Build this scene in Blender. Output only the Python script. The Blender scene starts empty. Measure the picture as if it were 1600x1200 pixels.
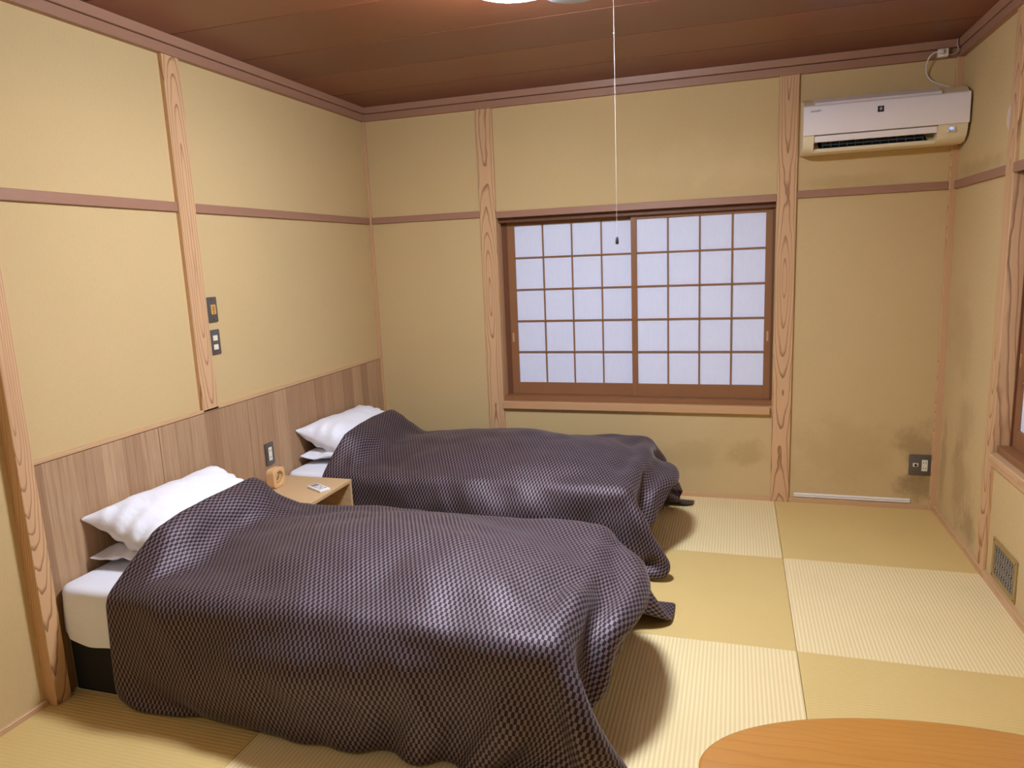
import bpy, bmesh, math, random
import numpy as np
from mathutils import Vector, Matrix, noise

random.seed(7)
S = bpy.context.scene
COL = S.collection
PI = math.pi

# ------------------------------------------------------------------ camera, world, exposure
W = 3.544            # room width; back wall at y = 0, left wall at x = 0, floor at z = 0
YF = -5.30           # wall behind the camera
ZC = 2.58            # underside of the ceiling boards
CAM = (2.4157, -4.5119, 1.5537)
YAW, PITCH, ROLL, FPX = 0.3081, -0.1751, -0.0421, 1111.57
_f = Vector((-math.sin(YAW) * math.cos(PITCH), math.cos(YAW) * math.cos(PITCH), math.sin(PITCH)))
_r = Vector((math.cos(YAW), math.sin(YAW), 0))
_u = _r.cross(_f)
_r2 = _r * math.cos(ROLL) + _u * math.sin(ROLL)
_u2 = -_r * math.sin(ROLL) + _u * math.cos(ROLL)
cam = bpy.data.cameras.new('camera')
cam.sensor_fit = 'HORIZONTAL'
cam.sensor_width = 36
cam.lens = FPX / 1600 * 36
cam.clip_start = 0.02
cam_o = bpy.data.objects.new('camera', cam)
COL.objects.link(cam_o)
M3 = Matrix((_r2, _u2, -_f)).transposed()
cam_o.matrix_world = Matrix.Translation(CAM) @ M3.to_4x4()
S.camera = cam_o

wd = bpy.data.worlds.new('world')
S.world = wd
wd.use_nodes = True
wd.node_tree.nodes['Background'].inputs[0].default_value = (0.02, 0.024, 0.035, 1)
wd.node_tree.nodes['Background'].inputs[1].default_value = 1.0

S.view_settings.view_transform = 'Standard'
S.view_settings.look = 'None'
S.view_settings.gamma = 1
S.view_settings.use_curve_mapping = False
S.view_settings.exposure = 0.0
LAMP_STRENGTH = 248.0
LAMP_COLOR = (0.89, 1.0, 1.17)
# unseen fill light added behind the viewer to lift the near side
_l = bpy.data.lights.new('added_fill_light', 'AREA')
_l.shape = 'DISK'
_l.size = 0.40
_l.energy = 9.0
_l.color = (0.90, 1.0, 1.10)
_lo = bpy.data.objects.new('added_fill_light', _l)
COL.objects.link(_lo)
_lo.location = (1.45, -4.75, 2.50)



# ------------------------------------------------------------------ helpers
def srgb(r, g, b):
    def c(v):
        v /= 255.0
        return v / 12.92 if v <= 0.04045 else ((v + 0.055) / 1.055) ** 2.4
    return (c(r), c(g), c(b), 1.0)


class NT:
    """small node-tree writer"""
    def __init__(self, name):
        self.m = bpy.data.materials.new(name)
        self.m.use_nodes = True
        self.t = self.m.node_tree
        self.b = self.t.nodes['Principled BSDF']

    def n(self, kind, **kw):
        o = self.t.nodes.new(kind)
        for k, v in kw.items():
            setattr(o, k, v)
        return o

    def l(self, a, b):
        self.t.links.new(a, b)

    def put(self, sock, v):
        if isinstance(v, bpy.types.NodeSocket):
            self.l(v, sock)
        else:
            sock.default_value = v

    def math(self, op, a, b=0.0, c=None, clamp=False):
        o = self.n('ShaderNodeMath', operation=op, use_clamp=clamp)
        self.put(o.inputs[0], a)
        self.put(o.inputs[1], b)
        if c is not None:
            self.put(o.inputs[2], c)
        return o.outputs[0]

    def mix(self, f, a, b, blend='MIX'):
        o = self.n('ShaderNodeMix', data_type='RGBA', blend_type=blend)
        self.put(o.inputs[0], f)
        self.put(o.inputs[6], a)
        self.put(o.inputs[7], b)
        return o.outputs[2]

    def noise(self, vec, scale, detail=3, rough=0.5):
        o = self.n('ShaderNodeTexNoise')
        self.l(vec, o.inputs['Vector'])
        o.inputs['Scale'].default_value = scale
        o.inputs['Detail'].default_value = detail
        o.inputs['Roughness'].default_value = rough
        return o.outputs['Fac']

    def mapping(self, vec, loc=(0, 0, 0), rot=(0, 0, 0), scale=(1, 1, 1)):
        o = self.n('ShaderNodeMapping')
        self.l(vec, o.inputs[0])
        o.inputs[1].default_value = loc
        o.inputs[2].default_value = rot
        o.inputs[3].default_value = scale
        return o.outputs[0]

    def coord(self, which='Object'):
        return self.n('ShaderNodeTexCoord').outputs[which]

    def smooth(self, v, a, b):
        o = self.n('ShaderNodeMapRange', interpolation_type='SMOOTHSTEP')
        self.put(o.inputs[0], v)
        o.inputs[1].default_value = a
        o.inputs[2].default_value = b
        return o.outputs[0]

    def bump(self, h, strength=0.3, dist=0.002, normal=None):
        o = self.n('ShaderNodeBump')
        o.inputs['Strength'].default_value = strength
        o.inputs['Distance'].default_value = dist
        self.put(o.inputs['Height'], h)
        if normal is not None:
            self.l(normal, o.inputs['Normal'])
        return o.outputs[0]

    def base(self, c):
        self.put(self.b.inputs['Base Color'], c)

    def set(self, **kw):
        for k, v in kw.items():
            self.put(self.b.inputs[k.replace('_', ' ')], v)


def plain(name, rgb, rough=0.5, metal=0.0, spec=0.5, vary=0.06):
    t = NT(name)
    c = t.coord()
    n = t.noise(c, 60, 3)
    col = srgb(*rgb)
    d = tuple(v * (1 - vary * 2) for v in col[:3]) + (1,)
    t.base(t.mix(n, d, tuple(min(1, v * (1 + vary)) for v in col[:3]) + (1,)))
    t.set(Roughness=rough, Metallic=metal)
    t.b.inputs['Specular IOR Level'].default_value = spec
    return t.m


AX = {'x': (0, -PI / 2, 0), 'y': (PI / 2, 0, 0), 'z': (0, 0, 0)}


def wood(name, light, dark, axis='z', spacing=0.008, centre=(0.0, 0.05), tilt=0.05, seed=0.0,
         rough=0.45, wobble=0.012, fibre=0.35, tone=0.25, contrast=1.0, width=0.35, bump=0.08, spec=0.35, turn=False):
    """growth rings cut by the board face: a tilted heart gives arches, a far heart gives straight grain"""
    t = NT(name)
    c = t.mapping(t.coord(), rot=AX[axis])
    rnd = random.Random(int(seed * 1000) + 5)
    off = (rnd.uniform(-9, 9), rnd.uniform(-9, 9), rnd.uniform(-9, 9))
    slow = t.mapping(c, loc=off, scale=(3.0, 3.0, 1.1))
    nz = t.noise(slow, 2.0, 3)
    nz2 = t.noise(t.mapping(c, loc=off[::-1], scale=(9, 9, 3.0)), 2.0, 2)
    sp = t.n('ShaderNodeSeparateXYZ')
    t.l(c, sp.inputs[0])
    zz = t.math('ADD', sp.outputs[2], rnd.uniform(-3, 3) if tilt < 0.2 else 0.0)
    ox, oy = (1, 0) if turn else (0, 1)
    dx = t.math('ADD', sp.outputs[ox], centre[0])
    dx = t.math('ADD', dx, t.math('MULTIPLY', t.math('SUBTRACT', nz2, 0.5), wobble * 0.6))
    dy = t.math('ADD', sp.outputs[oy], centre[1])
    # the heart wanders up and down the trunk, so arches come and go along the post
    wav = t.math('MULTIPLY', t.math('SINE', t.math('MULTIPLY', zz, 2.1)), tilt)
    dy = t.math('ADD', dy, wav)
    dy = t.math('ADD', dy, t.math('MULTIPLY', t.math('SUBTRACT', nz, 0.5), wobble * 4))
    r = t.math('SQRT', t.math('ADD', t.math('MULTIPLY', dx, dx), t.math('MULTIPLY', dy, dy)))
    ph = t.math('FRACT', t.math('DIVIDE', r, spacing))
    ring = t.math('MULTIPLY', t.smooth(ph, 1 - width, 0.97), t.math('SUBTRACT', 1.0, t.smooth(ph, 0.97, 1.0)))
    fib = t.noise(t.mapping(c, loc=off, scale=(420, 420, 6)), 1.0, 3, 0.65)
    big = t.noise(t.mapping(c, loc=off, scale=(5, 5, 0.6)), 2.0, 3)
    L, D = srgb(*light), srgb(*dark)
    mid = tuple((a * 0.62 + b * 0.38) for a, b in zip(L, D))
    f = t.math('MULTIPLY', ring, contrast, clamp=True)
    col = t.mix(f, L, D)
    col = t.mix(t.math('MULTIPLY', t.smooth(fib, 0.45, 0.75), fibre), col, mid)
    col = t.mix(t.math('MULTIPLY', t.smooth(big, 0.35, 0.75), tone), col, mid)
    t.base(col)
    t.set(Roughness=rough)
    t.b.inputs['Specular IOR Level'].default_value = spec
    t.l(t.bump(t.math('ADD', fib, ring), bump, 0.001), t.b.inputs['Normal'])
    return t.m


def wall_mat(name, stains=(), pale=()):
    t = NT(name)
    c = t.coord()
    fine = t.noise(c, 420, 2, 0.6)
    weave = t.noise(t.mapping(c, scale=(160, 160, 40)), 1.0, 3, 0.6)
    big = t.noise(c, 1.3, 4, 0.55)
    col = t.mix(t.smooth(fine, 0.3, 0.7), srgb(196, 169, 117), srgb(213, 186, 139))
    col = t.mix(t.math('MULTIPLY', t.smooth(weave, 0.4, 0.8), 0.25), col, srgb(190, 162, 110))
    col = t.mix(t.math('MULTIPLY', t.smooth(big, 0.4, 0.75), 0.22), col, srgb(191, 164, 112))
    cloud = t.noise(c, 7.0, 5, 0.6)
    for (cx, cy, cz), (rx, ry, rz), k, rgb in list(stains) + list(pale):
        m = t.mapping(c, loc=(-cx / rx, -cy / ry, -cz / rz), scale=(1 / rx, 1 / ry, 1 / rz))
        ln = t.n('ShaderNodeVectorMath', operation='LENGTH')
        t.l(m, ln.inputs[0])
        d = t.math('ADD', ln.outputs['Value'], t.math('MULTIPLY', t.math('SUBTRACT', cloud, 0.5), 1.9))
        f = t.math('MULTIPLY', t.math('SUBTRACT', 1.0, t.smooth(d, 0.25, 1.05)), k)
        col = t.mix(f, col, srgb(*rgb))
    t.base(col)
    t.set(Roughness=0.88)
    t.b.inputs['Specular IOR Level'].default_value = 0.2
    t.l(t.bump(t.math('ADD', fine, weave), 0.35, 0.0012), t.b.inputs['Normal'])
    return t.m


# ---- mesh helpers: everything is written in room coordinates, then moved to the object's own origin
class MB:
    def __init__(self):
        self.v, self.f, self.uv = [], [], None

    def add(self, vs, fs):
        o = len(self.v)
        self.v += [tuple(p) for p in vs]
        self.f += [tuple(i + o for i in f) for f in fs]
        return self

    def box(self, x0, x1, y0, y1, z0, z1, bev=0.0, seg=1, rot=None):
        bm = bmesh.new()
        bmesh.ops.create_cube(bm, size=1.0)
        for v in bm.verts:
            v.co = Vector(((x0 + x1) / 2 + v.co.x * (x1 - x0), (y0 + y1) / 2 + v.co.y * (y1 - y0),
                           (z0 + z1) / 2 + v.co.z * (z1 - z0)))
        if bev > 0:
            bmesh.ops.bevel(bm, geom=bm.edges[:], offset=bev, segments=seg, affect='EDGES', profile=0.5)
        if rot is not None:
            bmesh.ops.transform(bm, matrix=rot, verts=bm.verts)
        bm.verts.index_update()
        self.add([v.co[:] for v in bm.verts], [[v.index for v in f.verts] for f in bm.faces])
        bm.free()
        return self

    def prism(self, prof, a0, a1, axis='x'):
        """closed profile extruded along an axis; profile in the two other axes, in order"""
        n = len(prof)
        def P(a, p):
            return {'x': (a, p[0], p[1]), 'y': (p[0], a, p[1]), 'z': (p[0], p[1], a)}[axis]
        vs = [P(a0, p) for p in prof] + [P(a1, p) for p in prof]
        fs = [(i, (i + 1) % n, n + (i + 1) % n, n + i) for i in range(n)]
        fs += [tuple(range(n))[::-1], tuple(range(n, 2 * n))]
        return self.add(vs, fs)

    def tube(self, pts, r, n=8, cap=True):
        pts = [Vector(p) for p in pts]
        vs, fs = [], []
        up = Vector((0.13, 0.31, 0.94))
        for i, p in enumerate(pts):
            d = (pts[min(i + 1, len(pts) - 1)] - pts[max(i - 1, 0)]).normalized()
            a = d.cross(up)
            if a.length < 1e-3:
                a = d.cross(Vector((1, 0, 0)))
            a.normalize()
            b = d.cross(a)
            rr = r[i] if isinstance(r, (list, tuple)) else r
            vs += [p + (a * math.cos(2 * PI * k / n) + b * math.sin(2 * PI * k / n)) * rr for k in range(n)]
        for i in range(len(pts) - 1):
            for k in range(n):
                fs.append((i * n + k, i * n + (k + 1) % n, (i + 1) * n + (k + 1) % n, (i + 1) * n + k))
        if cap:
            fs.append(tuple(range(n))[::-1])
            fs.append(tuple(range((len(pts) - 1) * n, len(pts) * n)))
        return self.add(vs, fs)

    def lathe(self, prof, c, n=48, axis='z'):
        """profile of (radius, height) turned about an axis through c"""
        vs, fs = [], []
        m = len(prof)
        for k in range(n):
            a = 2 * PI * k / n
            for r, h in prof:
                p = (r * math.cos(a), r * math.sin(a), h)
                if axis == 'x':
                    p = (h, p[0], p[1])
                elif axis == 'y':
                    p = (p[0], h, p[1])
                vs.append((c[0] + p[0], c[1] + p[1], c[2] + p[2]))
        for k in range(n):
            for i in range(m - 1):
                k2 = (k + 1) % n
                fs.append((k * m + i, k2 * m + i, k2 * m + i + 1, k * m + i + 1))
        for i in (0, m - 1):
            if prof[i][0] > 1e-6:
                fs.append(tuple(k * m + i for k in range(n))[::(-1 if i == 0 else 1)])
        return self.add(vs, fs)

    def grid(self, P, close_u=False):
        """P: array (nu, nv, 3)"""
        nu, nv = P.shape[:2]
        vs = P.reshape(-1, 3).tolist()
        fs = []
        for i in range(nu if close_u else nu - 1):
            for j in range(nv - 1):
                i2 = (i + 1) % nu
                fs.append((i * nv + j, i2 * nv + j, i2 * nv + j + 1, i * nv + j + 1))
        return self.add(vs, fs)


def root_loc(o):
    p = Vector((0, 0, 0))
    while o is not None:
        p += o.location
        o = o.parent
    return p


def obj(name, mb, mat, parent=None, at=None, smooth=False, recalc=True):
    """link mb as ONE mesh object; at = its own origin (top level), children share their thing's origin"""
    me = bpy.data.meshes.new(name)
    base = root_loc(parent) if parent else Vector(at or (0, 0, 0))
    me.from_pydata([(x - base.x, y - base.y, z - base.z) for x, y, z in mb.v], [], mb.f)
    if recalc:
        bm = bmesh.new()
        bm.from_mesh(me)
        bmesh.ops.recalc_face_normals(bm, faces=bm.faces)
        bm.to_mesh(me)
        bm.free()
    me.materials.append(mat)
    if smooth:
        me.polygons.foreach_set('use_smooth', [True] * len(me.polygons))
        if smooth != 'all':
            me.set_sharp_from_angle(angle=math.radians(38))
    o = bpy.data.objects.new(name, me)
    COL.objects.link(o)
    if parent:
        o.parent = parent
    else:
        o.location = base
    return o


def tag(o, label=None, cat=None, group=None, kind=None):
    for k, v in (('label', label), ('category', cat), ('group', group), ('kind', kind)):
        if v:
            o[k] = v
    return o


def thing(name, loc, label, cat, group=None, kind=None):
    o = bpy.data.objects.new(name, None)
    o.empty_display_size = 0.05
    COL.objects.link(o)
    o.location = loc
    return tag(o, label, cat, group, kind)


def text_mesh(body, size, extrude=0.0004, shear=0.0):
    cu = bpy.data.curves.new('lettering', 'FONT')
    cu.body = body
    cu.size = size
    cu.extrude = extrude
    cu.shear = shear
    cu.resolution_u = 3
    cu.align_x = 'LEFT'
    tmp = bpy.data.objects.new('lettering', cu)
    COL.objects.link(tmp)
    dg = bpy.context.evaluated_depsgraph_get()
    me = bpy.data.meshes.new_from_object(tmp.evaluated_get(dg))
    mb = MB().add([v.co[:] for v in me.vertices], [list(p.vertices) for p in me.polygons])
    bpy.data.objects.remove(tmp)
    bpy.data.meshes.remove(me)
    return mb


def moved(mb, fn):
    mb.v = [tuple(fn(Vector(p))) for p in mb.v]
    return mb


# ------------------------------------------------------------------ materials
M = {}
M['wall_back'] = wall_mat('sand_wall_back', stains=[
    ((3.46, 0, 0.36), (0.16, 0.4, 0.20), 0.42, (120, 92, 48)),
    ((3.44, 0, 0.13), (0.14, 0.4, 0.10), 0.55, (118, 92, 50)),
    ((3.05, 0, 0.33), (0.42, 0.4, 0.26), 0.20, (150, 122, 66)),
    ((2.50, 0, 0.30), (0.16, 0.4, 0.10), 0.32, (150, 122, 66)),
    ((2.10, 0, 0.27), (0.42, 0.4, 0.13), 0.24, (158, 130, 72)),
    ((3.02, 0, 1.90), (0.30, 0.4, 0.05), 0.28, (160, 128, 74))],
    pale=[((2.20, 0, 2.07), (0.55, 0.4, 0.16), 0.30, (216, 190, 140)),
          ((2.45, 0, 2.00), (0.30, 0.4, 0.12), 0.30, (220, 192, 140))])
M['wall_left'] = wall_mat('sand_wall_left')
M['wall_right'] = wall_mat('sand_wall_right', stains=[
    ((W, -0.42, 0.30), (0.4, 0.20, 0.26), 0.34, (128, 98, 56)),
    ((W, -0.60, 0.16), (0.4, 0.14, 0.16), 0.42, (116, 88, 48)),
    ((W, -0.45, 0.62), (0.4, 0.16, 0.22), 0.28, (140, 110, 62)),
    ((W, -0.10, 0.30), (0.4, 0.08, 0.35), 0.35, (140, 112, 64)),
    ((W, -0.35, 1.90), (0.4, 0.45, 0.06), 0.30, (150, 120, 70)),
    ((W, -0.30, 1.05), (0.4, 0.25, 0.30), 0.22, (158, 128, 74))])


def post_mat(i, **kw):
    a = dict(spacing=0.0135, centre=(0.0, 0.0), tilt=0.05, wobble=0.012, seed=i * 1.7, width=0.30,
             contrast=0.85, fibre=0.35, tone=0.3, rough=0.5)
    a.update(kw)
    return wood('cedar_post_wood_%d' % i, (212, 170, 126), (128, 82, 48), 'z', **a)


TRIM_X = wood('rosy_trim_wood', (164, 122, 98), (136, 94, 74), 'x', spacing=0.004, centre=(0.4, 0.3), tilt=0.01,
              seed=3, contrast=0.5, fibre=0.4, tone=0.3, rough=0.45)
TRIM_Y = wood('rosy_trim_wood_side', (164, 122, 98), (136, 94, 74), 'y', spacing=0.004, centre=(0.4, 0.3), tilt=0.01,
              seed=4, contrast=0.5, fibre=0.4, tone=0.3, rough=0.45)
STRIP_X = wood('pale_strip_wood', (205, 166, 124), (170, 124, 86), 'x', spacing=0.006, centre=(0.3, 0.2), tilt=0.01,
               seed=5, contrast=0.5, fibre=0.4)
STRIP_Y = wood('pale_strip_wood_side', (205, 166, 124), (170, 124, 86), 'y', spacing=0.006, centre=(0.3, 0.2), tilt=0.01,
               seed=6, contrast=0.5, fibre=0.4)
SILL_X = wood('window_sill_wood', (204, 160, 116), (160, 110, 72), 'x', spacing=0.006, centre=(0.3, 0.2), tilt=0.01,
              seed=8, contrast=0.5, fibre=0.4, rough=0.4)
SHOJI = wood('shoji_frame_wood', (146, 100, 64), (114, 74, 44), 'z', spacing=0.004, centre=(0.4, 0.3), tilt=0.01,
             seed=9, contrast=0.5, fibre=0.4, rough=0.45)
SHOJI_DARK = wood('window_frame_wood', (112, 70, 46), (84, 50, 32), 'z', spacing=0.004, centre=(0.4, 0.3), tilt=0.01,
                  seed=10, contrast=0.5, fibre=0.4, rough=0.45)
CEIL = [wood('ceiling_board_wood_%d' % i, c, d, 'x', spacing=0.010, centre=(0.02 * i, 0.10 + 0.03 * i), tilt=0.04, seed=20 + i,
             contrast=0.32, fibre=0.45, tone=0.5, rough=0.34, spec=0.6, wobble=0.02)
        for i, (c, d) in enumerate([((120, 66, 39), (90, 46, 27)), ((128, 72, 42), (96, 50, 29)), ((114, 62, 37), (86, 44, 26))])]
NS_WOOD = wood('nightstand_oak', (206, 172, 128), (176, 138, 96), 'x', spacing=0.010, centre=(0.3, 0.3), tilt=0.02, seed=31,
               contrast=0.4, fibre=0.6, rough=0.45)
CLOCK_WOOD = wood('clock_wood', (224, 180, 128), (196, 146, 96), 'y', spacing=0.006, centre=(0.1, 0.1), tilt=0.02, seed=33,
                  contrast=0.4, fibre=0.4, rough=0.45)
TABLE_WOOD = wood('table_oak', (190, 131, 58), (142, 86, 30), 'x', spacing=0.016, centre=(0.02, 0.16), tilt=0.03, seed=35,
                  contrast=0.25, fibre=0.85, tone=0.35, rough=0.38, wobble=0.02)


def headboard_mat(seed):
    """oak veneer printed in upright strips of slightly different tone"""
    t = NT('headboard_oak_%d' % seed)
    c = t.coord()
    off = (seed * 3.3, seed * 5.1, seed * 1.7)
    st = t.n('ShaderNodeTexVoronoi', voronoi_dimensions='1D', feature='F1')
    sp = t.n('ShaderNodeSeparateXYZ')
    t.l(c, sp.inputs[0])
    wob = t.math('MULTIPLY', t.noise(t.mapping(c, loc=off, scale=(1, 12, 0.8)), 1.0, 2), 0.03)
    t.l(t.math('ADD', t.math('ADD', sp.outputs[1], wob), seed * 1.37), st.inputs['W'])
    st.inputs['Scale'].default_value = 9.0
    tone = t.n('ShaderNodeSeparateXYZ')
    t.l(st.outputs['Color'], tone.inputs[0])
    grain = t.noise(t.mapping(c, loc=off, scale=(1, 110, 2.2)), 1.0, 4, 0.65)
    fine = t.noise(t.mapping(c, loc=off, scale=(1, 420, 9)), 1.0, 2, 0.6)
    col = t.mix(tone.outputs[0], srgb(160, 124, 92), srgb(192, 157, 121))
    col = t.mix(t.math('MULTIPLY', t.smooth(grain, 0.42, 0.72), 0.6), col, srgb(138, 102, 72))
    col = t.mix(t.math('MULTIPLY', t.smooth(fine, 0.5, 0.8), 0.45), col, srgb(134, 98, 68))
    t.base(col)
    t.set(Roughness=0.5)
    t.b.inputs['Specular IOR Level'].default_value = 0.3
    t.l(t.bump(t.math('ADD', grain, fine), 0.1, 0.001), t.b.inputs['Normal'])
    return t.m


def tatami_mat(name, a, b, rib):
    t = NT(name)
    c = t.coord()
    sp = t.n('ShaderNodeSeparateXYZ')
    t.l(c, sp.inputs[0])
    wob = t.math('MULTIPLY', t.noise(c, 6, 2), 0.0015)
    s = t.math('SINE', t.math('MULTIPLY', t.math('ADD', sp.outputs[0], wob), 2 * PI / 0.0150))
    s01 = t.math('MULTIPLY_ADD', s, 0.5, 0.5)
    rush = t.noise(t.mapping(c, scale=(60, 900, 1)), 1.0, 2, 0.6)
    big = t.noise(c, 3.0, 4)
    col = t.mix(t.math('MULTIPLY', s01, rib), srgb(*a), srgb(*b))
    col = t.mix(t.math('MULTIPLY', t.smooth(rush, 0.4, 0.8), 0.30), col, srgb(*b))
    col = t.mix(t.math('MULTIPLY', t.smooth(big, 0.45, 0.8), 0.25), col, srgb(*b))
    t.base(col)
    t.set(Roughness=0.55)
    t.b.inputs['Specular IOR Level'].default_value = 0.3
    t.l(t.bump(t.math('ADD', t.math('MULTIPLY', s, 1.0), rush), 0.35, 0.0012), t.b.inputs['Normal'])
    return t.m


TAT_A = tatami_mat('tatami_lit_weave', (241, 221, 170), (219, 192, 136), 0.75)  # same rush weave; the brighter lie of the ribs is painted into the colour
TAT_B = tatami_mat('tatami_shaded_weave', (218, 188, 122), (200, 169, 102), 0.22)  # turned mats: the darker look of crosswise ribs under light, put into the colour


def duvet_mat(seed):
    t = NT('checked_duvet_cloth_%d' % seed)
    uv = t.coord('UV')
    m = t.mapping(uv, scale=(1 / 0.0088, 1 / 0.0165, 1))
    ch = t.n('ShaderNodeTexChecker')
    t.l(m, ch.inputs['Vector'])
    ch.inputs['Scale'].default_value = 1.0
    f = ch.outputs['Fac']
    sp = t.n('ShaderNodeSeparateXYZ')
    t.l(m, sp.inputs[0])
    # every little block is a slight cushion
    hx = t.math('ABSOLUTE', t.math('SINE', t.math('MULTIPLY', sp.outputs[0], PI)))
    hy = t.math('ABSOLUTE', t.math('SINE', t.math('MULTIPLY', sp.outputs[1], PI)))
    h = t.math('MULTIPLY', t.math('POWER', hx, 0.5), t.math('POWER', hy, 0.5))
    thread = t.noise(t.mapping(uv, scale=(1500, 250, 1)), 1.0, 2)
    light = t.mix(thread, srgb(110, 93, 99), srgb(132, 114, 120))
    col = t.mix(f, srgb(28, 16, 19), light)
    t.put(t.b.inputs['Metallic'], t.math('MULTIPLY_ADD', f, 0.62, 0.04))
    t.base(col)
    t.put(t.b.inputs['Roughness'], t.math('MULTIPLY_ADD', f, 0.02, 0.61))
    t.put(t.b.inputs['Specular IOR Level'], t.math('MULTIPLY_ADD', f, 0.15, 0.30))
    t.b.inputs['Sheen Weight'].default_value = 0.12
    t.b.inputs['Sheen Roughness'].default_value = 0.4
    wr = t.noise(t.mapping(uv, loc=(seed * 7.1, 0, 0), scale=(5, 7, 1)), 2.0, 3)
    b1 = t.bump(wr, 0.12, 0.02)
    t.l(t.bump(h, 0.2, 0.001, b1), t.b.inputs['Normal'])
    return t.m


def cotton(name, rgb, wrinkle=0.3, scale=(6, 9, 6)):
    t = NT(name)
    c = t.coord()
    n1 = t.noise(t.mapping(c, scale=scale), 1.6, 4, 0.55)
    n2 = t.noise(c, 600, 1)
    col = srgb(*rgb)
    t.base(t.mix(n2, tuple(v * 0.97 for v in col[:3]) + (1,), col))
    t.set(Roughness=0.75)
    t.b.inputs['Specular IOR Level'].default_value = 0.2
    t.b.inputs['Sheen Weight'].default_value = 0.1
    t.l(t.bump(n2, 0.06, 0.0005, t.bump(n1, wrinkle, 0.02)), t.b.inputs['Normal'])
    return t.m


COTTON = cotton('white_cotton', (236, 236, 242), 0.35)
SHEET = cotton('white_sheet_cotton', (234, 234, 240), 0.25, (5, 5, 9))


def paper():
    t = NT('shoji_paper')
    c = t.coord()
    fib = t.noise(t.mapping(c, scale=(70, 70, 22)), 1.0, 4, 0.6)
    t.base(t.mix(fib, srgb(220, 225, 246), srgb(230, 234, 252)))
    t.set(Roughness=0.8)
    t.b.inputs['Specular IOR Level'].default_value = 0.2
    t.l(t.bump(fib, 0.08, 0.001), t.b.inputs['Normal'])
    return t.m


PAPER = paper()
BLACK = plain('black_cloth', (16, 15, 16), 0.8)
PLATE = plain('grey_bronze_plate', (112, 106, 102), 0.35, 0.55)
CREAM = plain('cream_plastic', (232, 226, 206), 0.4, vary=0.008)
IVORY = plain('aged_ivory_plastic', (238, 222, 186), 0.4, vary=0.008)
ACW = plain('white_plastic', (246, 238, 238), 0.32, vary=0.008)
WHITEP = plain('white_strip_plastic', (240, 236, 232), 0.4, vary=0.008)
DARK = plain('dark_inside', (18, 18, 22), 0.6)
INK = plain('black_print', (26, 24, 26), 0.5)
GREYFIN = plain('grey_fin_plastic', (92, 100, 108), 0.45)
GOLD = plain('gold_key_slot', (222, 176, 92), 0.35, 0.3)
VENTF = plain('ochre_vent_frame', (168, 140, 84), 0.5, 0.2)
VENTS = plain('grey_vent_slat', (140, 132, 122), 0.5, 0.2)
DIALM = plain('beige_clock_dial', (208, 170, 112), 0.6)
GREYPRINT = plain('grey_print', (132, 130, 132), 0.5)
LAMPGREY = plain('grey_lamp_rim', (172, 180, 192), 0.3)
CORDM = plain('white_cord', (226, 218, 214), 0.6)


def emit(name, col, k):
    t = NT(name)
    t.base((0.8, 0.8, 0.8, 1))
    t.b.inputs['Emission Color'].default_value = (*col, 1)
    t.b.inputs['Emission Strength'].default_value = k
    return t.m


LAMP = emit('lit_lamp_diffuser', LAMP_COLOR, LAMP_STRENGTH)
LED = emit('blue_display_light', (0.04, 0.26, 1.0), 1.3)

# ------------------------------------------------------------------ room shell
# floor with half-size tatami mats in a checker
floor = obj('floor', MB().box(-0.15, W + 0.15, YF - 0.15, 0.15, -0.12, -0.021), plain('subfloor', (120, 96, 60), 0.8))
tag(floor, 'floor of square tatami mats laid in a checker', 'floor', kind='structure')
xs = [0.0, 0.886, 1.774, 2.661, W]
ys = [0.0, -0.877, -1.766, -2.655, -3.544, -4.433, YF]
for j in range(len(ys) - 1):
    for i in range(len(xs) - 1):
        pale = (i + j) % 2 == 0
        g = 0.0009
        x0, x1, y1, y0 = xs[i] + g, xs[i + 1] - g, ys[j] - g, ys[j + 1] + g
        cx, cy = (x0 + x1) / 2, (y0 + y1) / 2
        hx, hy = (x1 - x0) / 2, (y1 - y0) / 2
        if not pale:
            hx, hy = hy, hx
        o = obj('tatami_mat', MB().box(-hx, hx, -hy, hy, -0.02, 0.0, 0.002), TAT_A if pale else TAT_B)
        o.parent = floor
        o.location = (cx, cy, 0)
        if not pale:
            o.rotation_euler = (0, 0, PI / 2)

# ceiling of long boards
ceil = obj('ceiling', MB().box(-0.15, W + 0.15, YF - 0.15, 0.15, ZC + 0.012, ZC + 0.10), plain('ceiling_backing', (36, 20, 14), 0.8))
tag(ceil, 'ceiling of long reddish brown boards', 'ceiling', kind='structure')
cy = [0.0, -0.415, -0.852, -1.284, -1.755]
while cy[-1] > YF:
    cy.append(cy[-1] - 0.445)
cy[-1] = YF
for j in range(len(cy) - 1):
    a, b = cy[j + 1] + 0.003, cy[j] - 0.003
    prof = [(a, ZC + 0.004), (a + 0.002, ZC), (b - 0.002, ZC), (b, ZC + 0.004), (b, ZC + 0.0118), (a, ZC + 0.0118)]
    obj('ceiling_board', MB().prism(prof, 0.0, W, 'x'), CEIL[j % 3], ceil)


def wall_with_hole(T, span, z1, holes, thick=0.12):
    """T maps (along, outward, z) to the room"""
    mb = MB()
    cuts = sorted({span[0], span[1], *[h[0] for h in holes], *[h[1] for h in holes]})
    for a, b in zip(cuts, cuts[1:]):
        segs = [(0.0, z1)]
        for h in holes:
            if a >= h[0] - 1e-6 and b <= h[1] + 1e-6:
                segs = [(0.0, h[2]), (h[3], z1)]
        for s, e in segs:
            mb.box(a, b, 0.0, thick, s, e)
    return moved(mb, T)


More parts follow.
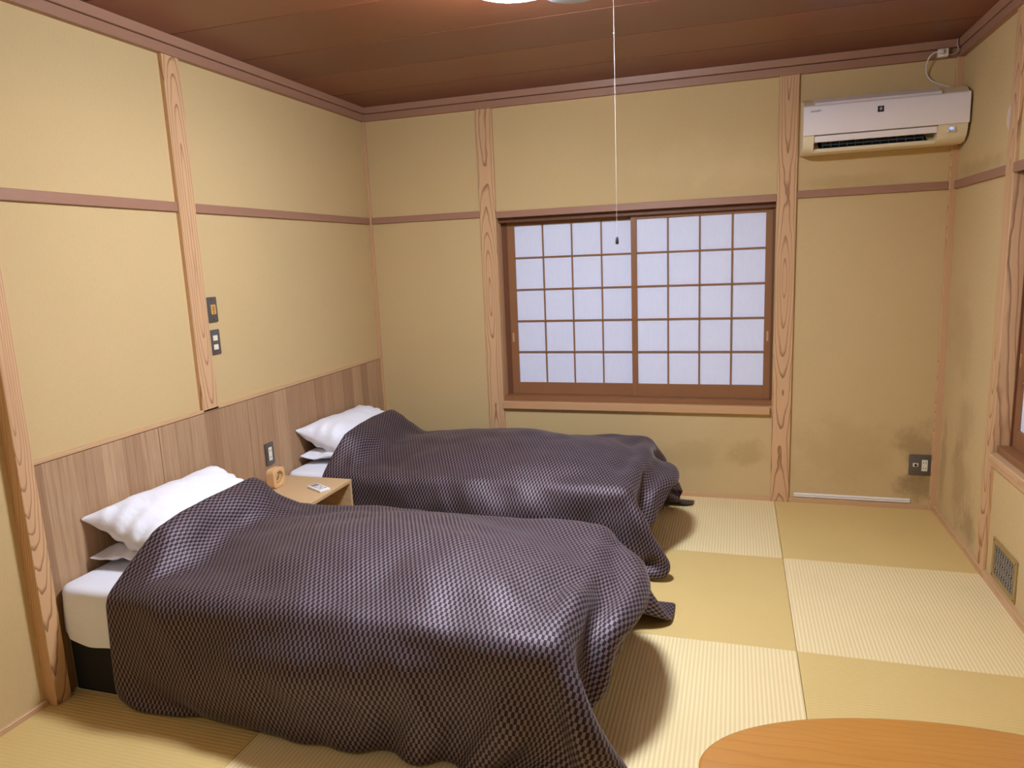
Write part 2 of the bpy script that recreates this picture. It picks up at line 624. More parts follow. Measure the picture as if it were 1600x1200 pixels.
TB = lambda p: (p[0], p[1], p[2])                 # back wall: along x, outward +y
TR = lambda p: (W + p[1], -p[0], p[2])            # right wall: along -y, outward +x
TL = lambda p: (-p[1], -p[0], p[2])               # left wall
TF = lambda p: (p[0], YF - p[1], p[2])

WIN1 = (0.922, 2.634, 0.600, 1.812)
WIN2 = (0.9040, 2.640, 0.600, 1.822)
for nm, T, span, holes, m, lab in (
        ('wall_back', TB, (-0.12, W + 0.12), [WIN1], M['wall_back'], 'ochre sand wall with the shoji window'),
        ('wall_left', TL, (0.0, -YF), [], M['wall_left'], 'ochre sand wall above the headboard panelling'),
        ('wall_right', TR, (0.0, -YF), [WIN2], M['wall_right'], 'stained ochre sand wall at right'),
        ('wall_front', TF, (-0.12, W + 0.12), [], M['wall_left'], 'ochre sand wall facing the window')):
    tag(obj(nm, wall_with_hole(T, span, ZC + 0.012, holes), m), lab, 'wall', kind='structure')

trim_i = 0


def trim(mb, mat, label, smooth=False):
    global trim_i
    trim_i += 1
    return tag(obj('trim_%d' % trim_i, mb, mat, smooth=smooth), label, 'trim', kind='structure')


# posts -------------------------------------------------------------
HB_Z = 0.905         # top of the headboard panelling
PR = 0.018           # how far the posts stand proud
trim(MB().box(0.8126, 0.9224, -PR, 0.10, 0.0, 2.50, 0.002), post_mat(1, centre=(-0.862, 0.0)), 'cedar post left of the window')
trim(MB().box(2.6355, 2.7411, -PR, 0.10, 0.0, 2.50, 0.002), post_mat(2, centre=(-2.688, 0.0)), 'cedar post right of the window')
trim(MB().box(-0.10, 0.021, -1.8089, -1.705, HB_Z - 0.012, 2.50, 0.002), post_mat(3, centre=(1.752, 0.02), turn=True), 'cedar post on the left wall above the headboard')
trim(MB().box(-0.10, 0.052, -2.762, -2.700, 0.0, 2.50, 0.002), post_mat(4, centre=(2.75, 0.0), spacing=0.009, turn=True, tone=0.6), 'cedar post at the near end of the headboard')
trim(MB().box(W - 0.015, W + 0.10, -0.905, -0.805, 0.0, 2.50, 0.002), post_mat(5, centre=(0.855, -W - 0.03), turn=True), 'cedar post on the right wall beside the side window')
trim(MB().box(-0.05, 0.022, -0.022, 0.05, 0.0, 2.50, 0.003), post_mat(6, centre=(0.3, 0.3), spacing=0.006), 'slim corner post in the left corner')
trim(MB().box(W - 0.036, W + 0.05, -0.020, 0.05, 0.0, 2.50, 0.003), post_mat(7, centre=(-3.2, 0.3), spacing=0.006), 'slim corner post in the right corner')
trim(MB().box(-0.10, 0.021, -4.46, -4.36, 0.0, 2.50, 0.002), post_mat(8), 'cedar post on the left wall behind the viewer')
trim(MB().box(W - 0.015, W + 0.10, -2.745, -2.645, 0.0, 2.50, 0.002), post_mat(9), 'cedar post on the far side of the side window')

# crown moulding in two tiers --------------------------------------
def crown(axis):
    lo = [(0.0, 2.493), (-0.030, 2.493), (-0.030, 2.534), (-0.026, 2.537), (0.0, 2.537)]
    hi = [(0.0, 2.538), (-0.030, 2.540), (-0.034, 2.543), (-0.038, 2.579), (0.0, 2.579)]
    return lo, hi


lo, hi = crown('x')
for pr, nm in ((lo, 'lower'), (hi, 'upper')):
    trim(MB().prism(pr, 0.0, W, 'x'), TRIM_X, nm + ' crown moulding along the window wall')
    trim(MB().prism([(-a, b) for a, b in pr], YF, -0.0005, 'y'), TRIM_Y, nm + ' crown moulding along the left wall')
    trim(MB().prism([(W + a, b) for a, b in pr], YF, -0.0005, 'y'), TRIM_Y, nm + ' crown moulding along the right wall')

# picture rails ------------------------------------------------------
RZ0, RZ1, RP = 1.822, 1.864, 0.014
trim(MB().box(0.022, 0.8126, -RP, 0.02, RZ0, RZ1, 0.002), TRIM_X, 'rail on the window wall left of the window')
trim(MB().box(2.7411, W - 0.036, -RP, 0.02, RZ0, RZ1, 0.002), TRIM_X, 'rail on the window wall under the air conditioner')
trim(MB().box(-0.02, RP, -1.705, -0.022, RZ0, RZ1, 0.002), TRIM_Y, 'rail on the left wall beyond the post')
trim(MB().box(-0.02, RP, -2.700, -1.8089, RZ0, RZ1, 0.002), TRIM_Y, 'rail on the left wall before the post')
trim(MB().box(-0.02, RP, YF, -2.762, RZ0, RZ1, 0.002), TRIM_Y, 'rail on the left wall nearest the viewer')
trim(MB().box(W - RP, W + 0.02, -0.805, -0.020, RZ0, RZ1, 0.002), TRIM_Y, 'rail on the right wall in the corner')

# floor strips -------------------------------------------------------
tag(obj('baseboard_back', MB().box(0.0, W, -0.012, 0.01, -0.02, 0.028, 0.002), STRIP_X), 'pale wooden strip at the foot of the window wall', 'baseboard', kind='structure')
tag(obj('baseboard_right', MB().box(W - 0.020, W + 0.01, YF, -0.012, -0.02, 0.034, 0.003), STRIP_Y), 'pale wooden strip at the foot of the right wall', 'baseboard', kind='structure')
tag(obj('baseboard_left', MB().box(-0.01, 0.014, YF, -2.762, -0.02, 0.022, 0.003), STRIP_Y), 'pale wooden strip at the foot of the left wall', 'baseboard', kind='structure')


# ------------------------------------------------------------------ windows
def shoji_window(name, T, O, label, sill_over, mats, gap0, sl0, jd, dd):
    """sliding shoji pair in opening O = (a0, a1, z0, z1); T maps (along, outward, z)"""
    a0, a1, z0, z1 = O
    w = thing(name, (0, 0, 0), label, 'window', kind='structure')
    P = lambda nm, mb, m, par: obj(nm, moved(mb, T), m, par)
    # sill board, inner board with the tracks, head board, jambs
    P('window_sill', MB().box(a0 - sill_over[0], a1 - sill_over[1], -0.030, 0.004, z0 - 0.050, z0, 0.003), mats[0], w)
    P('window_head', MB().box(a0, a1, -0.018, 0.028, z1, z1 + 0.042, 0.002), mats[1], w)
    P('window_frame', MB().box(a0, a1, 0.0285, 0.130, z1 - 0.030, z1 + 0.01, 0.001), SHOJI_DARK, w)
    P('window_frame', MB().box(a0, a0 + gap0, jd, 0.130, z0, z1 - 0.030, 0.001), SHOJI_DARK, w)
    P('window_frame', MB().box(a1 - 0.012, a1, 0.050, 0.130, z0, z1 - 0.030, 0.001), SHOJI_DARK, w)
    P('window_track', MB().box(a0, a1, 0.0045, 0.130, z0 - 0.04, z0 + 0.032, 0.002), SHOJI, w)
    P('window_backing', MB().box(a0, a1, 0.131, 0.137, z0, z1), BLACK, w)
    mid = (a0 + a1) / 2 + 0.022
    zb, zt = z0 + 0.0325, z1 - 0.020
    for k, (p0, p1, d0) in enumerate(((a0 + gap0, mid + 0.016, dd + 0.030), (mid - 0.018, a1 - 0.012, dd))):
        d1 = d0 + 0.026
        sl, sr = (sl0, 0.034) if k == 0 else (0.036, 0.040)
        rb, rt = (0.080 if k == 0 else 0.084), 0.030
        fr = MB().box(p0, p0 + sl, d0, d1, zb, zt, 0.0015)
        fr.box(p1 - sr, p1, d0, d1, zb, zt, 0.0015)
        fr.box(p0 + sl, p1 - sr, d0 + 0.001, d1 - 0.001, zb, zb + rb, 0.001)
        fr.box(p0 + sl, p1 - sr, d0 + 0.001, d1 - 0.001, zt - rt, zt, 0.001)
        sh = P('shoji_panel', fr, SHOJI, w)
        i0, i1, j0, j1 = p0 + sl, p1 - sr, zb + rb, zt - rt
        bw = 0.0045
        us = [i0 + (i1 - i0) * q / 4 for q in range(5)]
        vs = [j0 + (j1 - j0) * q / 5 for q in range(6)]
        for u in us[1:-1]:
            P('lattice_bar', MB().box(u - bw, u + bw, d0 + 0.003, d0 + 0.015, j0, j1, 0.0008), SHOJI, sh)
        for v in vs[1:-1]:
            P('lattice_bar', MB().box(i0, i1, d0 + 0.0035, d0 + 0.0145, v - bw, v + bw, 0.0008), SHOJI, sh)
        for q in range(4):
            for r in range(5):
                P('paper_pane', MB().box(us[q], us[q + 1], d0 + 0.0152, d0 + 0.0164, vs[r], vs[r + 1]), PAPER, sh)
        if k == 1:
            P('finger_pull', MB().box(p1 - 0.026, p1 - 0.014, d0 - 0.0012, d0 + 0.002, zb + 0.36, zb + 0.42, 0.0005), SILL_X, sh)
        else:
            P('finger_pull', MB().box(p0 + 0.012, p0 + 0.024, d0 - 0.0012, d0 + 0.002, zb + 0.36, zb + 0.42, 0.0005), SILL_X, sh)
    return w


shoji_window('window_1', TB, WIN1, 'wide shoji window with two paper sliding panels in the back wall', (0.004, 0.012), (SILL_X, TRIM_X), 0.036, 0.050, 0.090, 0.062)
shoji_window('window_2', TR, WIN2, 'shoji window in the right wall, at the edge of view', (-0.006, 0.0), (STRIP_Y, TRIM_Y), 0.008, 0.036, 0.052, 0.030)

# ------------------------------------------------------------------ headboard panelling along the left wall
HBY0 = -2.700
hb = thing('headboard_panelling', (0.0, HBY0, 0.0), 'low oak panelled headboard running along the left wall behind both beds', 'headboard')
cuts = [HBY0, -2.090, -1.489, -0.868, -0.261, -0.022]
for i, (a, b) in enumerate(zip(cuts, cuts[1:])):
    obj('wall_panel', MB().box(0.001, 0.016, a + 0.0012, b - 0.0012, 0.0, HB_Z - 0.016, 0.0008), headboard_mat(i + 1), hb)
obj('cap_moulding', MB().box(0.001, 0.021, HBY0, -0.022, HB_Z - 0.014, HB_Z, 0.002), STRIP_Y, hb)


# ------------------------------------------------------------------ cloth: small position-based solver in numpy
def fbm(X, Y, Z, seed, oct=3):
    out = np.zeros(len(X))
    for i in range(len(X)):
        p = Vector((X[i] + seed, Y[i] - seed * 1.7, Z[i] + seed * 0.6))
        out[i] = noise.fractal(p, 1.0, 2.0, oct)
    return out


def sd_round_box(p, c, h, r):
    q = np.abs(p - c) - (h - r)
    qo = np.maximum(q, 0)
    ln = np.sqrt((qo ** 2).sum(-1)) + 1e-9
    inside = np.minimum(q.max(-1), 0)
    d = ln + inside - r
    n = qo * np.sign(p - c) / ln[..., None]
    ax = q.argmax(-1)
    ni = np.zeros_like(p)
    np.put_along_axis(ni, ax[..., None], np.take_along_axis(np.sign(p - c), ax[..., None], -1), -1)
    n = np.where((qo.sum(-1) > 0)[..., None], n, ni)
    return d, n


def sd_ellipsoid(p, c, h):
    k0 = np.sqrt((((p - c) / h) ** 2).sum(-1)) + 1e-9
    k1 = np.sqrt((((p - c) / (h * h)) ** 2).sum(-1)) + 1e-9
    d = k0 * (k0 - 1) / k1
    n = (p - c) / (h * h)
    n /= np.sqrt((n ** 2).sum(-1))[..., None] + 1e-9
    return d, n


def drape(x0, x1, y0, y1, z0, boxes, balls, planes, seed, walls=(), sp=0.0245, steps=900, skew=0.0, gap=0.012, relief=None):
    """a rectangle of quilt let fall over boxes and ellipsoids"""
    nu, nv = int(round((x1 - x0) / sp)) + 1, int(round((y1 - y0) / sp)) + 1
    U, V = np.meshgrid(np.linspace(x0, x1, nu), np.linspace(y0, y1, nv), indexing='ij')
    rng = np.random.RandomState(seed)
    X = np.stack([U + skew * (V - y0), V, np.full_like(U, z0)], -1)
    X[..., 2] += 0.02 * np.sin(U * 5 + seed) * np.cos(V * 4.3 + seed * 2) + rng.uniform(-.003, .003, U.shape)
    su, sv = (x1 - x0) / (nu - 1), (y1 - y0) / (nv - 1)
    dg = math.hypot(su, sv)
    Vel = np.zeros_like(X)
    dt = 1 / 240.0

    def con(A, B, L, k):
        d = B - A
        ln = np.sqrt((d ** 2).sum(-1, keepdims=True)) + 1e-9
        c = d * (0.5 * k * (ln - L) / ln)
        A += c
        B -= c

    def bend(A, B, L, k):
        d = B - A
        ln = np.sqrt((d ** 2).sum(-1, keepdims=True)) + 1e-9
        return d * (0.5 * k * np.minimum(ln - L, 0) / ln)

    for s in range(steps):
        Vel[..., 2] -= 9.8 * dt
        Vel *= 0.985
        P = X + Vel * dt
        for it in range(3):
            con(P[0:-1:2], P[1::2], su, 1.0)
            con(P[1:-1:2], P[2::2], su, 1.0)
            con(P[:, 0:-1:2], P[:, 1::2], sv, 1.0)
            con(P[:, 1:-1:2], P[:, 2::2], sv, 1.0)
            for a in (0, 1):
                con(P[a:-1:2, :-1], P[a + 1::2, 1:], dg, 0.35)
                con(P[a:-1:2, 1:], P[a + 1::2, :-1], dg, 0.35)
            D = np.zeros_like(P)
            for k, kb in ((2, 0.14), (4, 0.03)):
                c = bend(P[:-k], P[k:], su * k, kb)
                D[:-k] += c
                D[k:] -= c
                c = bend(P[:, :-k], P[:, k:], sv * k, kb)
                D[:, :-k] += c
                D[:, k:] -= c
            P += D
        hit = np.zeros(P.shape[:2], bool)
        if relief is not None:
            H, rx0, ry0, rc = relief
            fi = np.clip((P[..., 0] - rx0) / rc, 0, H.shape[0] - 1.001)
            fj = np.clip((P[..., 1] - ry0) / rc, 0, H.shape[1] - 1.001)
            i0, j0 = fi.astype(int), fj.astype(int)
            fi, fj = fi - i0, fj - j0
            hh = (H[i0, j0] * (1 - fi) * (1 - fj) + H[i0 + 1, j0] * fi * (1 - fj) + H[i0, j0 + 1] * (1 - fi) * fj + H[i0 + 1, j0 + 1] * fi * fj)
            m = (P[..., 2] < hh) & (hh > 0.30)
            P[..., 2] = np.where(m, hh, P[..., 2])
            hit |= m
        # the foot hangs close to the bed, its corners swing out
        lim = 2.035 + 0.13 * np.clip(np.abs(P[..., 1] - (y0 + y1) / 2) / 0.52, 0, 1.1) ** 4
        m = (P[..., 2] < 0.34) & (P[..., 0] > lim)
        P[..., 0] = np.where(m, P[..., 0] + 0.10 * (lim - P[..., 0]), P[..., 0])
        for c, h, r in boxes:
            d, n = sd_round_box(P, np.array(c), np.array(h), r)
            m = d < gap
            P += np.where(m, gap - d, 0)[..., None] * n
            hit |= m
        for c, h in balls:
            d, n = sd_ellipsoid(P, np.array(c), np.array(h))
            m = d < gap
            P += np.where(m, gap - d, 0)[..., None] * n
            hit |= m
        for ax, sgn, val in planes:
            q = (P[..., ax] - val) * sgn
            m = q < 0
            P[..., ax] = np.where(m, val, P[..., ax])
            hit |= m
        for ax, xa, xb, sgn, val, zl, k in walls:
            m = (P[..., 0] > xa) & (P[..., 0] < xb) & (P[..., 2] < zl) & ((P[..., ax] - val) * sgn < 0)
            P[..., ax] = np.where(m, P[..., ax] + k * (val - P[..., ax]), P[..., ax])
            if k == 1:
                hit |= m
        Vel = (P - X) / dt
        Vel[hit] *= 0.45
        sp_ = np.sqrt((Vel ** 2).sum(-1, keepdims=True))
        Vel *= np.minimum(1, 2.0 / (sp_ + 1e-9))
        X = P
    return X, U - x0, V - y0


def relief(clouds, c=0.015, lift=0.020):
    """height map of the pillows for the quilt to rest on"""
    A = np.concatenate(clouds)
    x0, y0 = A[:, 0].min() - 0.06, A[:, 1].min() - 0.06
    nx, ny = int((A[:, 0].max() + 0.06 - x0) / c) + 1, int((A[:, 1].max() + 0.06 - y0) / c) + 1
    H = np.zeros((nx, ny))
    np.maximum.at(H, (np.round((A[:, 0] - x0) / c).astype(int), np.round((A[:, 1] - y0) / c).astype(int)), A[:, 2] + lift)
    D = H.copy()
    for i in (-1, 0, 1):
        for j in (-1, 0, 1):
            D[1:-1, 1:-1] = np.maximum(D[1:-1, 1:-1], H[1 + i:nx - 1 + i, 1 + j:ny - 1 + j])
    return D, x0, y0, c


# ------------------------------------------------------------------ beds
def bed(y0, label, seed):
    y1 = y0 + 0.97
    yc = (y0 + y1) / 2
    b = thing('bed', (1.0, yc, 0.0), label, 'bed', 'single beds along the headboard')
    obj('bed_base', MB().box(0.030, 1.92, y0 + 0.020, y1 - 0.020, 0.0, 0.235, 0.01), BLACK, b)
    obj('mattress', MB().box(0.026, 1.938, y0 + 0.008, y1 - 0.008, 0.236, 0.418, 0.035, 3), COTTON, b)
    # sheet pulled over the mattress, its hem hanging a little unevenly
    n, cr = 220, 0.055
    per = []
    X0, X1, Y0, Y1 = 0.020, 1.945, y0, y1
    def corner(cx, cy, a0):
        return [(cx + cr * math.cos(a0 + PI / 2 * k / 6), cy + cr * math.sin(a0 + PI / 2 * k / 6)) for k in range(7)]
    ring = []
    def side(p, q, m):
        for k in range(1, m):
            ring.append((p[0] + (q[0] - p[0]) * k / m, p[1] + (q[1] - p[1]) * k / m))
    c1 = corner(X1 - cr, Y0 + cr, -PI / 2)
    c2 = corner(X1 - cr, Y1 - cr, 0)
    c3 = corner(X0 + cr, Y1 - cr, PI / 2)
    c4 = corner(X0 + cr, Y0 + cr, PI)
    for c, nx, m in ((c1, c2, 24), (c2, c3, 44), (c3, c4, 24), (c4, c1, 44)):
        ring.extend(c)
        side(c[-1], nx[0], m)
    prof = [(0.003, 0.0), (0.006, 0.10), (0.005, 0.4), (0.002, 0.70), (0.0, 0.85)]   # (out, share of height)
    rows = []
    zt = 0.428
    cxm, cym = (X0 + X1) / 2, yc
    for k, (x, y) in enumerate(ring):
        dx, dy = x - min(max(x, X0 + cr), X1 - cr), y - min(max(y, Y0 + cr), Y1 - cr)
        l = math.hypot(dx, dy) or 1
        nx, ny = dx / l, dy / l
        hem = 0.200 + 0.012 * math.sin(k * 0.31 + seed) + 0.006 * math.sin(k * 0.83 + seed * 2)
        nearhead = math.exp(-((x - 0.03) / 0.08) ** 2)
        hem += 0.045 * nearhead * (1 if y < yc else 0.6)
        row = []
        for o_, h in prof:
            z = hem + (zt - 0.03 - hem) * h / 0.85
            f = (1 - h) * 0.006 * math.sin(k * 0.9 + 3 * h + seed) + (1 - h) * 0.010 * nearhead * math.sin(k * 1.7)
            f = max(f, -0.004)
            row.append((x + nx * (o_ + f), max(y + ny * (o_ + f), y0 - 0.03), z))
        for a in (25, 55, 90):
            t = math.radians(a)
            row.append((x - nx * 0.03 * (1 - math.cos(t)), y - ny * 0.03 * (1 - math.cos(t)), zt - 0.03 + 0.03 * math.sin(t)))
        # in over the top
        bx, by = row[-1][0], row[-1][1]
        for s in (0.93, 0.75, 0.4, 0.0):
            row.append((cxm + (bx - cxm) * s if abs(cxm - bx) > 0 else bx, cym + (by - cym) * s, zt + 0.004 * (1 - s)))
        rows.append(row)
    # keep the sheet clear of the headboard
    A = np.array(rows)
    A[..., 0] = np.maximum(A[..., 0], 0.0185)
    sh = obj('fitted_sheet', MB().grid(A, close_u=True), SHEET, b, smooth='all')
    sb = sh.modifiers.new('smooth', 'SUBSURF')
    sb.levels = sb.render_levels = 1
    return b


bed(-2.680, 'near single bed with a black base and white sheet beside the cedar post', 1.3)
bed(-1.240, 'far single bed under the window with its white sheet behind the nightstand', 4.1)


PILLOWS = []


def pillow(cx, cy, cz, hx, hy, T, tilt, yaw, label, seed, ear=0.03, flap=0.0, cat='pillow', sag=0.0, roll=0.0):
    n, m = 44, 60
    top, bot = [], []
    R = Matrix.Rotation(yaw, 3, 'Z') @ Matrix.Rotation(tilt, 3, 'Y') @ Matrix.Rotation(roll, 3, 'X')
    def P(u, v, s):
        x = hx * u * (1 - 0.07 * (1 - u * u) * 0 - 0.05 * math.cos(v * PI / 2) * abs(u) ** 3)
        y = hy * v * (1 - 0.045 * math.cos(u * PI / 2) * abs(v) ** 3)
        if u < 0:
            x += ear * u ** 7 * v ** 6 * 0.6
            y += ear * v ** 7 * u ** 6
        else:
            y *= 1 - 0.16 * u ** 4
            x *= 1 - 0.10 * v ** 4
        t = ((1 - abs(u) ** 2.8) * (1 - abs(v) ** 5.5)) ** 0.52
        q = Vector((x * 5 + seed, y * 5 - seed, s * 2.0 + seed))
        wr = noise.fractal(q, 1.0, 2.0, 3) * 0.014 - 0.010 * max(0.0, 0.22 - abs(noise.noise(q * 1.7 + Vector((3.1, 0, 0)))))
        # creases that run in from the corners and the short ends
        wr += 0.007 * math.sin(10 * (u * v) * 2.3 + 4 * u + seed) * (abs(v) ** 2) * (1 - abs(u) ** 3)
        wr += 0.006 * math.sin(16 * u + 5 * v + seed) * abs(v) ** 4 * (1 - u * u)
        z = s * (T * t + wr * min(1, t * 2.2)) * (1.0 if s > 0 else 0.8)
        z += sag * (v * v) + 0.012 * (abs(u * v)) ** 3
        z += s * 0.0015
        if flap and v < -0.86:
            y -= flap * ((-v - 0.86) / 0.14) ** 1.0
            z += 0.012 * ((-v - 0.86) / 0.14) * math.sin(u * 5 + seed)
        return R @ Vector((x, y, z)) + Vector((cx, cy, cz))
    us = [-math.cos(PI * i / n) * 0.5 + (2 * i / n - 1) * 0.5 for i in range(n + 1)]
    vs = [-math.cos(PI * i / m) * 0.5 + (2 * i / m - 1) * 0.5 for i in range(m + 1)]
    mb = MB()
    for s in (1, -1):
        A = np.array([[P(u, v, s)[:] for v in vs] for u in us])
        A[..., 0] = np.maximum(A[..., 0], 0.0215)
        mb.grid(A)
    # close the seam
    k = (n + 1) * (m + 1)
    idx = lambda i, j: i * (m + 1) + j
    edge = [idx(i, 0) for i in range(n)] + [idx(n, j) for j in range(m)] + [idx(n - i, m) for i in range(n)] + [idx(0, m - j) for j in range(m)]
    for a, b_ in zip(edge, edge[1:] + edge[:1]):
        mb.f.append((a, b_, b_ + k, a + k))
    zmin = min(p[2] for p in mb.v)
    PILLOWS.append(np.array(mb.v))
    o = obj('pillow', mb, COTTON, at=(cx, cy, zmin), smooth='all')
    return tag(o, label, cat, 'pillows at the headboard')


for yo, who, sd, far in ((0.0, 'near', 1.0, False), (1.42, 'far', 6.4, True)):
    pillow(0.235, -2.150 + yo, 0.470, 0.205, 0.345, 0.038, 0.02, 0.02,
           'thin lower white pillow under the plump one on the %s bed' % who, sd + 2, 0.006, 0.02)
    pillow(0.222, -2.175 + yo, 0.545, 0.205, 0.335, 0.094, 0.36, -0.03,
           'plump white upper pillow on the %s bed half under the duvet' % who, sd, 0.025)

# the nightstand stands between the beds; its box is also felt by the cloth
NSX0, NSX1, NSY0, NSY1, NSZ = 0.018, 0.455, -1.655, -1.268, 0.42


def duvet(y0, x0, x1, half, label, seed, skew, rise):
    yc = y0 + 0.485
    boxes = [((0.97, yc, 0.215), (0.985, 0.490, 0.225), 0.055)]
    balls = [((1.12, yc, 0.26), (1.04, 0.55, 0.25 + rise)), ((1.45, yc - 0.05, 0.30), (0.60, 0.48, 0.205 + rise))]
    planes = [(2, 1, 0.010), (0, 1, 0.036), (1, -1, -0.034)]
    if y0 < -2:
        walls = [(1, -1, 0.47, -1, NSY0 - 0.008, NSZ, 1), (1, 0.47, 9, -1, -1.475, 0.40, 1)]
    else:
        walls = [(1, -1, 0.47, 1, NSY1 + 0.008, NSZ, 1), (1, 0.47, 9, 1, -1.440, 0.40, 1)]
    walls += [(1, -1, 9, 1, y0 - 0.055, 0.36, 0.12)]
    X, U, V = drape(x0, x1, yc - half, yc + half, 0.74, boxes, balls, planes, seed, walls, skew=skew, relief=relief(PILLOWS[0:2] if y0 < -2 else PILLOWS[2:4]))
    # soft quilted billows: fills push the cover out along its normal
    nu, nv = X.shape[:2]
    du = np.gradient(X, axis=0)
    dv = np.gradient(X, axis=1)
    N = np.cross(du, dv)
    N /= np.sqrt((N ** 2).sum(-1, keepdims=True)) + 1e-9
    f = fbm((U * 2.6).ravel(), (V * 3.4).ravel(), np.zeros(U.size), seed * 3.1, 2).reshape(nu, nv)
    g = fbm((U * 7.0 + V * 3).ravel(), (V * 5.0).ravel(), np.ones(U.size), seed * 5.3, 2).reshape(nu, nv)
    q = fbm((U * 4.2 + V * 2.0).ravel(), (V * 0.9 - U * 0.3).ravel(), np.full(U.size, 2.0), seed * 2.3, 2).reshape(nu, nv)
    hang = np.clip((0.46 - X[..., 2]) / 0.22, 0, 1) * np.clip((U - 0.3) / 0.5, 0.15, 1)
    ridge = (0.35 - np.abs(q)) * 0.055 * hang
    edge = np.minimum.reduce([U, V, U.max() - U, V.max() - V])
    amt = np.clip(edge / 0.15, 0, 1)
    X = X + N * ((np.maximum(f, -0.25) * 0.022 + g * 0.007 + np.maximum(ridge, -0.012)) * amt + 0.004)[..., None]
    X[..., 2] = np.maximum(X[..., 2], 0.008)
    X[..., 1] = np.minimum(X[..., 1], -0.03)
    mb = MB().grid(X)
    o = obj('duvet', mb, duvet_mat(seed), at=(1.1, yc, 0.45), smooth='all', recalc=False)
    me = o.data
    uvl = me.uv_layers.new(name='UVMap')
    uvs = np.stack([U.ravel(), V.ravel()], -1)
    li = np.empty(len(me.loops), dtype=np.int32)
    me.loops.foreach_get('vertex_index', li)
    uvl.data.foreach_set('uv', uvs[li].astype(np.float32).ravel())
    sd = o.modifiers.new('thickness', 'SOLIDIFY')
    sd.thickness = 0.012
    sd.offset = -1
    sb = o.modifiers.new('smooth', 'SUBSURF')
    sb.levels = sb.render_levels = 1
    return tag(o, label, 'duvet', 'checked duvets on the beds')


duvet(-2.680, 0.255, 2.205, 0.945, 'dark plum checked duvet on the near bed, hanging to the tatami', 3, 0.0, 0.015)
duvet(-1.240, 0.240, 2.205, 0.945, 'dark plum checked duvet on the far bed below the window', 8, 0.0, 0.04)

# ------------------------------------------------------------------ nightstand and what lies on it
ns = thing('nightstand', ((NSX0 + NSX1) / 2, (NSY0 + NSY1) / 2, 0), 'pale oak open-front nightstand between the two beds', 'nightstand')
obj('top_board', MB().box(NSX0, NSX1, NSY0, NSY1, NSZ - 0.018, NSZ, 0.0012), NS_WOOD, ns)
obj('side_panel', MB().box(NSX0, NSX1 - 0.0005, NSY0, NSY0 + 0.018, 0.0, NSZ - 0.0185, 0.001), NS_WOOD, ns)
obj('side_panel', MB().box(NSX0, NSX1 - 0.0005, NSY1 - 0.018, NSY1, 0.0, NSZ - 0.0185, 0.001), NS_WOOD, ns)
obj('back_panel', MB().box(NSX0, NSX0 + 0.01, NSY0 + 0.0185, NSY1 - 0.0185, 0.0, NSZ - 0.0185), NS_WOOD, ns)
obj('shelf', MB().box(NSX0 + 0.0105, NSX1 - 0.01, NSY0 + 0.0185, NSY1 - 0.0185, 0.16, 0.178, 0.001), NS_WOOD, ns)

# clock
CX, CY = 0.118, -1.455
ck = thing('alarm_clock', (CX, CY, NSZ), 'small square wooden alarm clock on the nightstand', 'clock')
hw, hd, hh = 0.048, 0.024, 0.100
body = MB()
# rounded square body with a round recess in its front (+x) face
def rsq(k, n, h, r):
    a = 2 * PI * k / n
    c, s = math.cos(a), math.sin(a)
    p = 6.0
    q = (abs(c) ** p + abs(s) ** p) ** (-1 / p)
    return (h * q * c, h * q * s)
n = 48
zc = NSZ + hh / 2 + 0.0003
rows = []
for k in range(n):
    y_, z_ = rsq(k, n, hh / 2, 0.014)
    y_ *= hw / (hh / 2)
    a = 2 * PI * k / n
    cy_, cz_ = 0.034 * math.cos(a), 0.034 * math.sin(a)
    rows.append([(CX - hd, CY + y_ * 0.93, zc + z_ * 0.93), (CX - hd + 0.003, CY + y_, zc + z_), (CX + hd - 0.003, CY + y_, zc + z_),
                 (CX + hd, CY + y_ * 0.94, zc + z_ * 0.94), (CX + hd, CY + cy_ * 1.04, zc + cz_ * 1.04), (CX + hd - 0.002, CY + cy_, zc + cz_),
                 (CX + hd - 0.012, CY + cy_, zc + cz_)])
body.grid(np.array(rows), close_u=True)
body.f.append(tuple(k * 7 for k in range(n)))
obj('clock_body', body, CLOCK_WOOD, ck, smooth=True)
dial = obj('clock_dial', MB().lathe([(0.0338, 0.0), (0.0338, 0.0015), (0.0, 0.0015)], (CX + hd - 0.0120, CY, zc), 36, 'x'), DIALM, ck)
for k in range(12):
    a = 2 * PI * k / 12
    y_, z_ = 0.027 * math.cos(a), 0.027 * math.sin(a)
    obj('hour_mark', MB().lathe([(0.0, 0.0), (0.0022, 0.0), (0.0022, 0.0008), (0.0, 0.0008)], (CX + hd - 0.0105, CY + y_, zc + z_), 8, 'x'), INK, dial)
for ln, a, w_ in ((0.016, math.radians(215), 0.0022), (0.023, math.radians(60), 0.0016)):
    r = Matrix.Translation((CX + hd - 0.0088, CY, zc)) @ Matrix.Rotation(a, 4, 'X')
    obj('clock_hand', MB().box(-0.0005, 0.0005, -0.004, ln, -w_, w_, rot=r), INK, ck)
obj('hand_hub', MB().lathe([(0.0, 0.0), (0.003, 0.0), (0.003, 0.002), (0.0, 0.002)], (CX + hd - 0.0095, CY, zc), 12, 'x'), INK, ck)

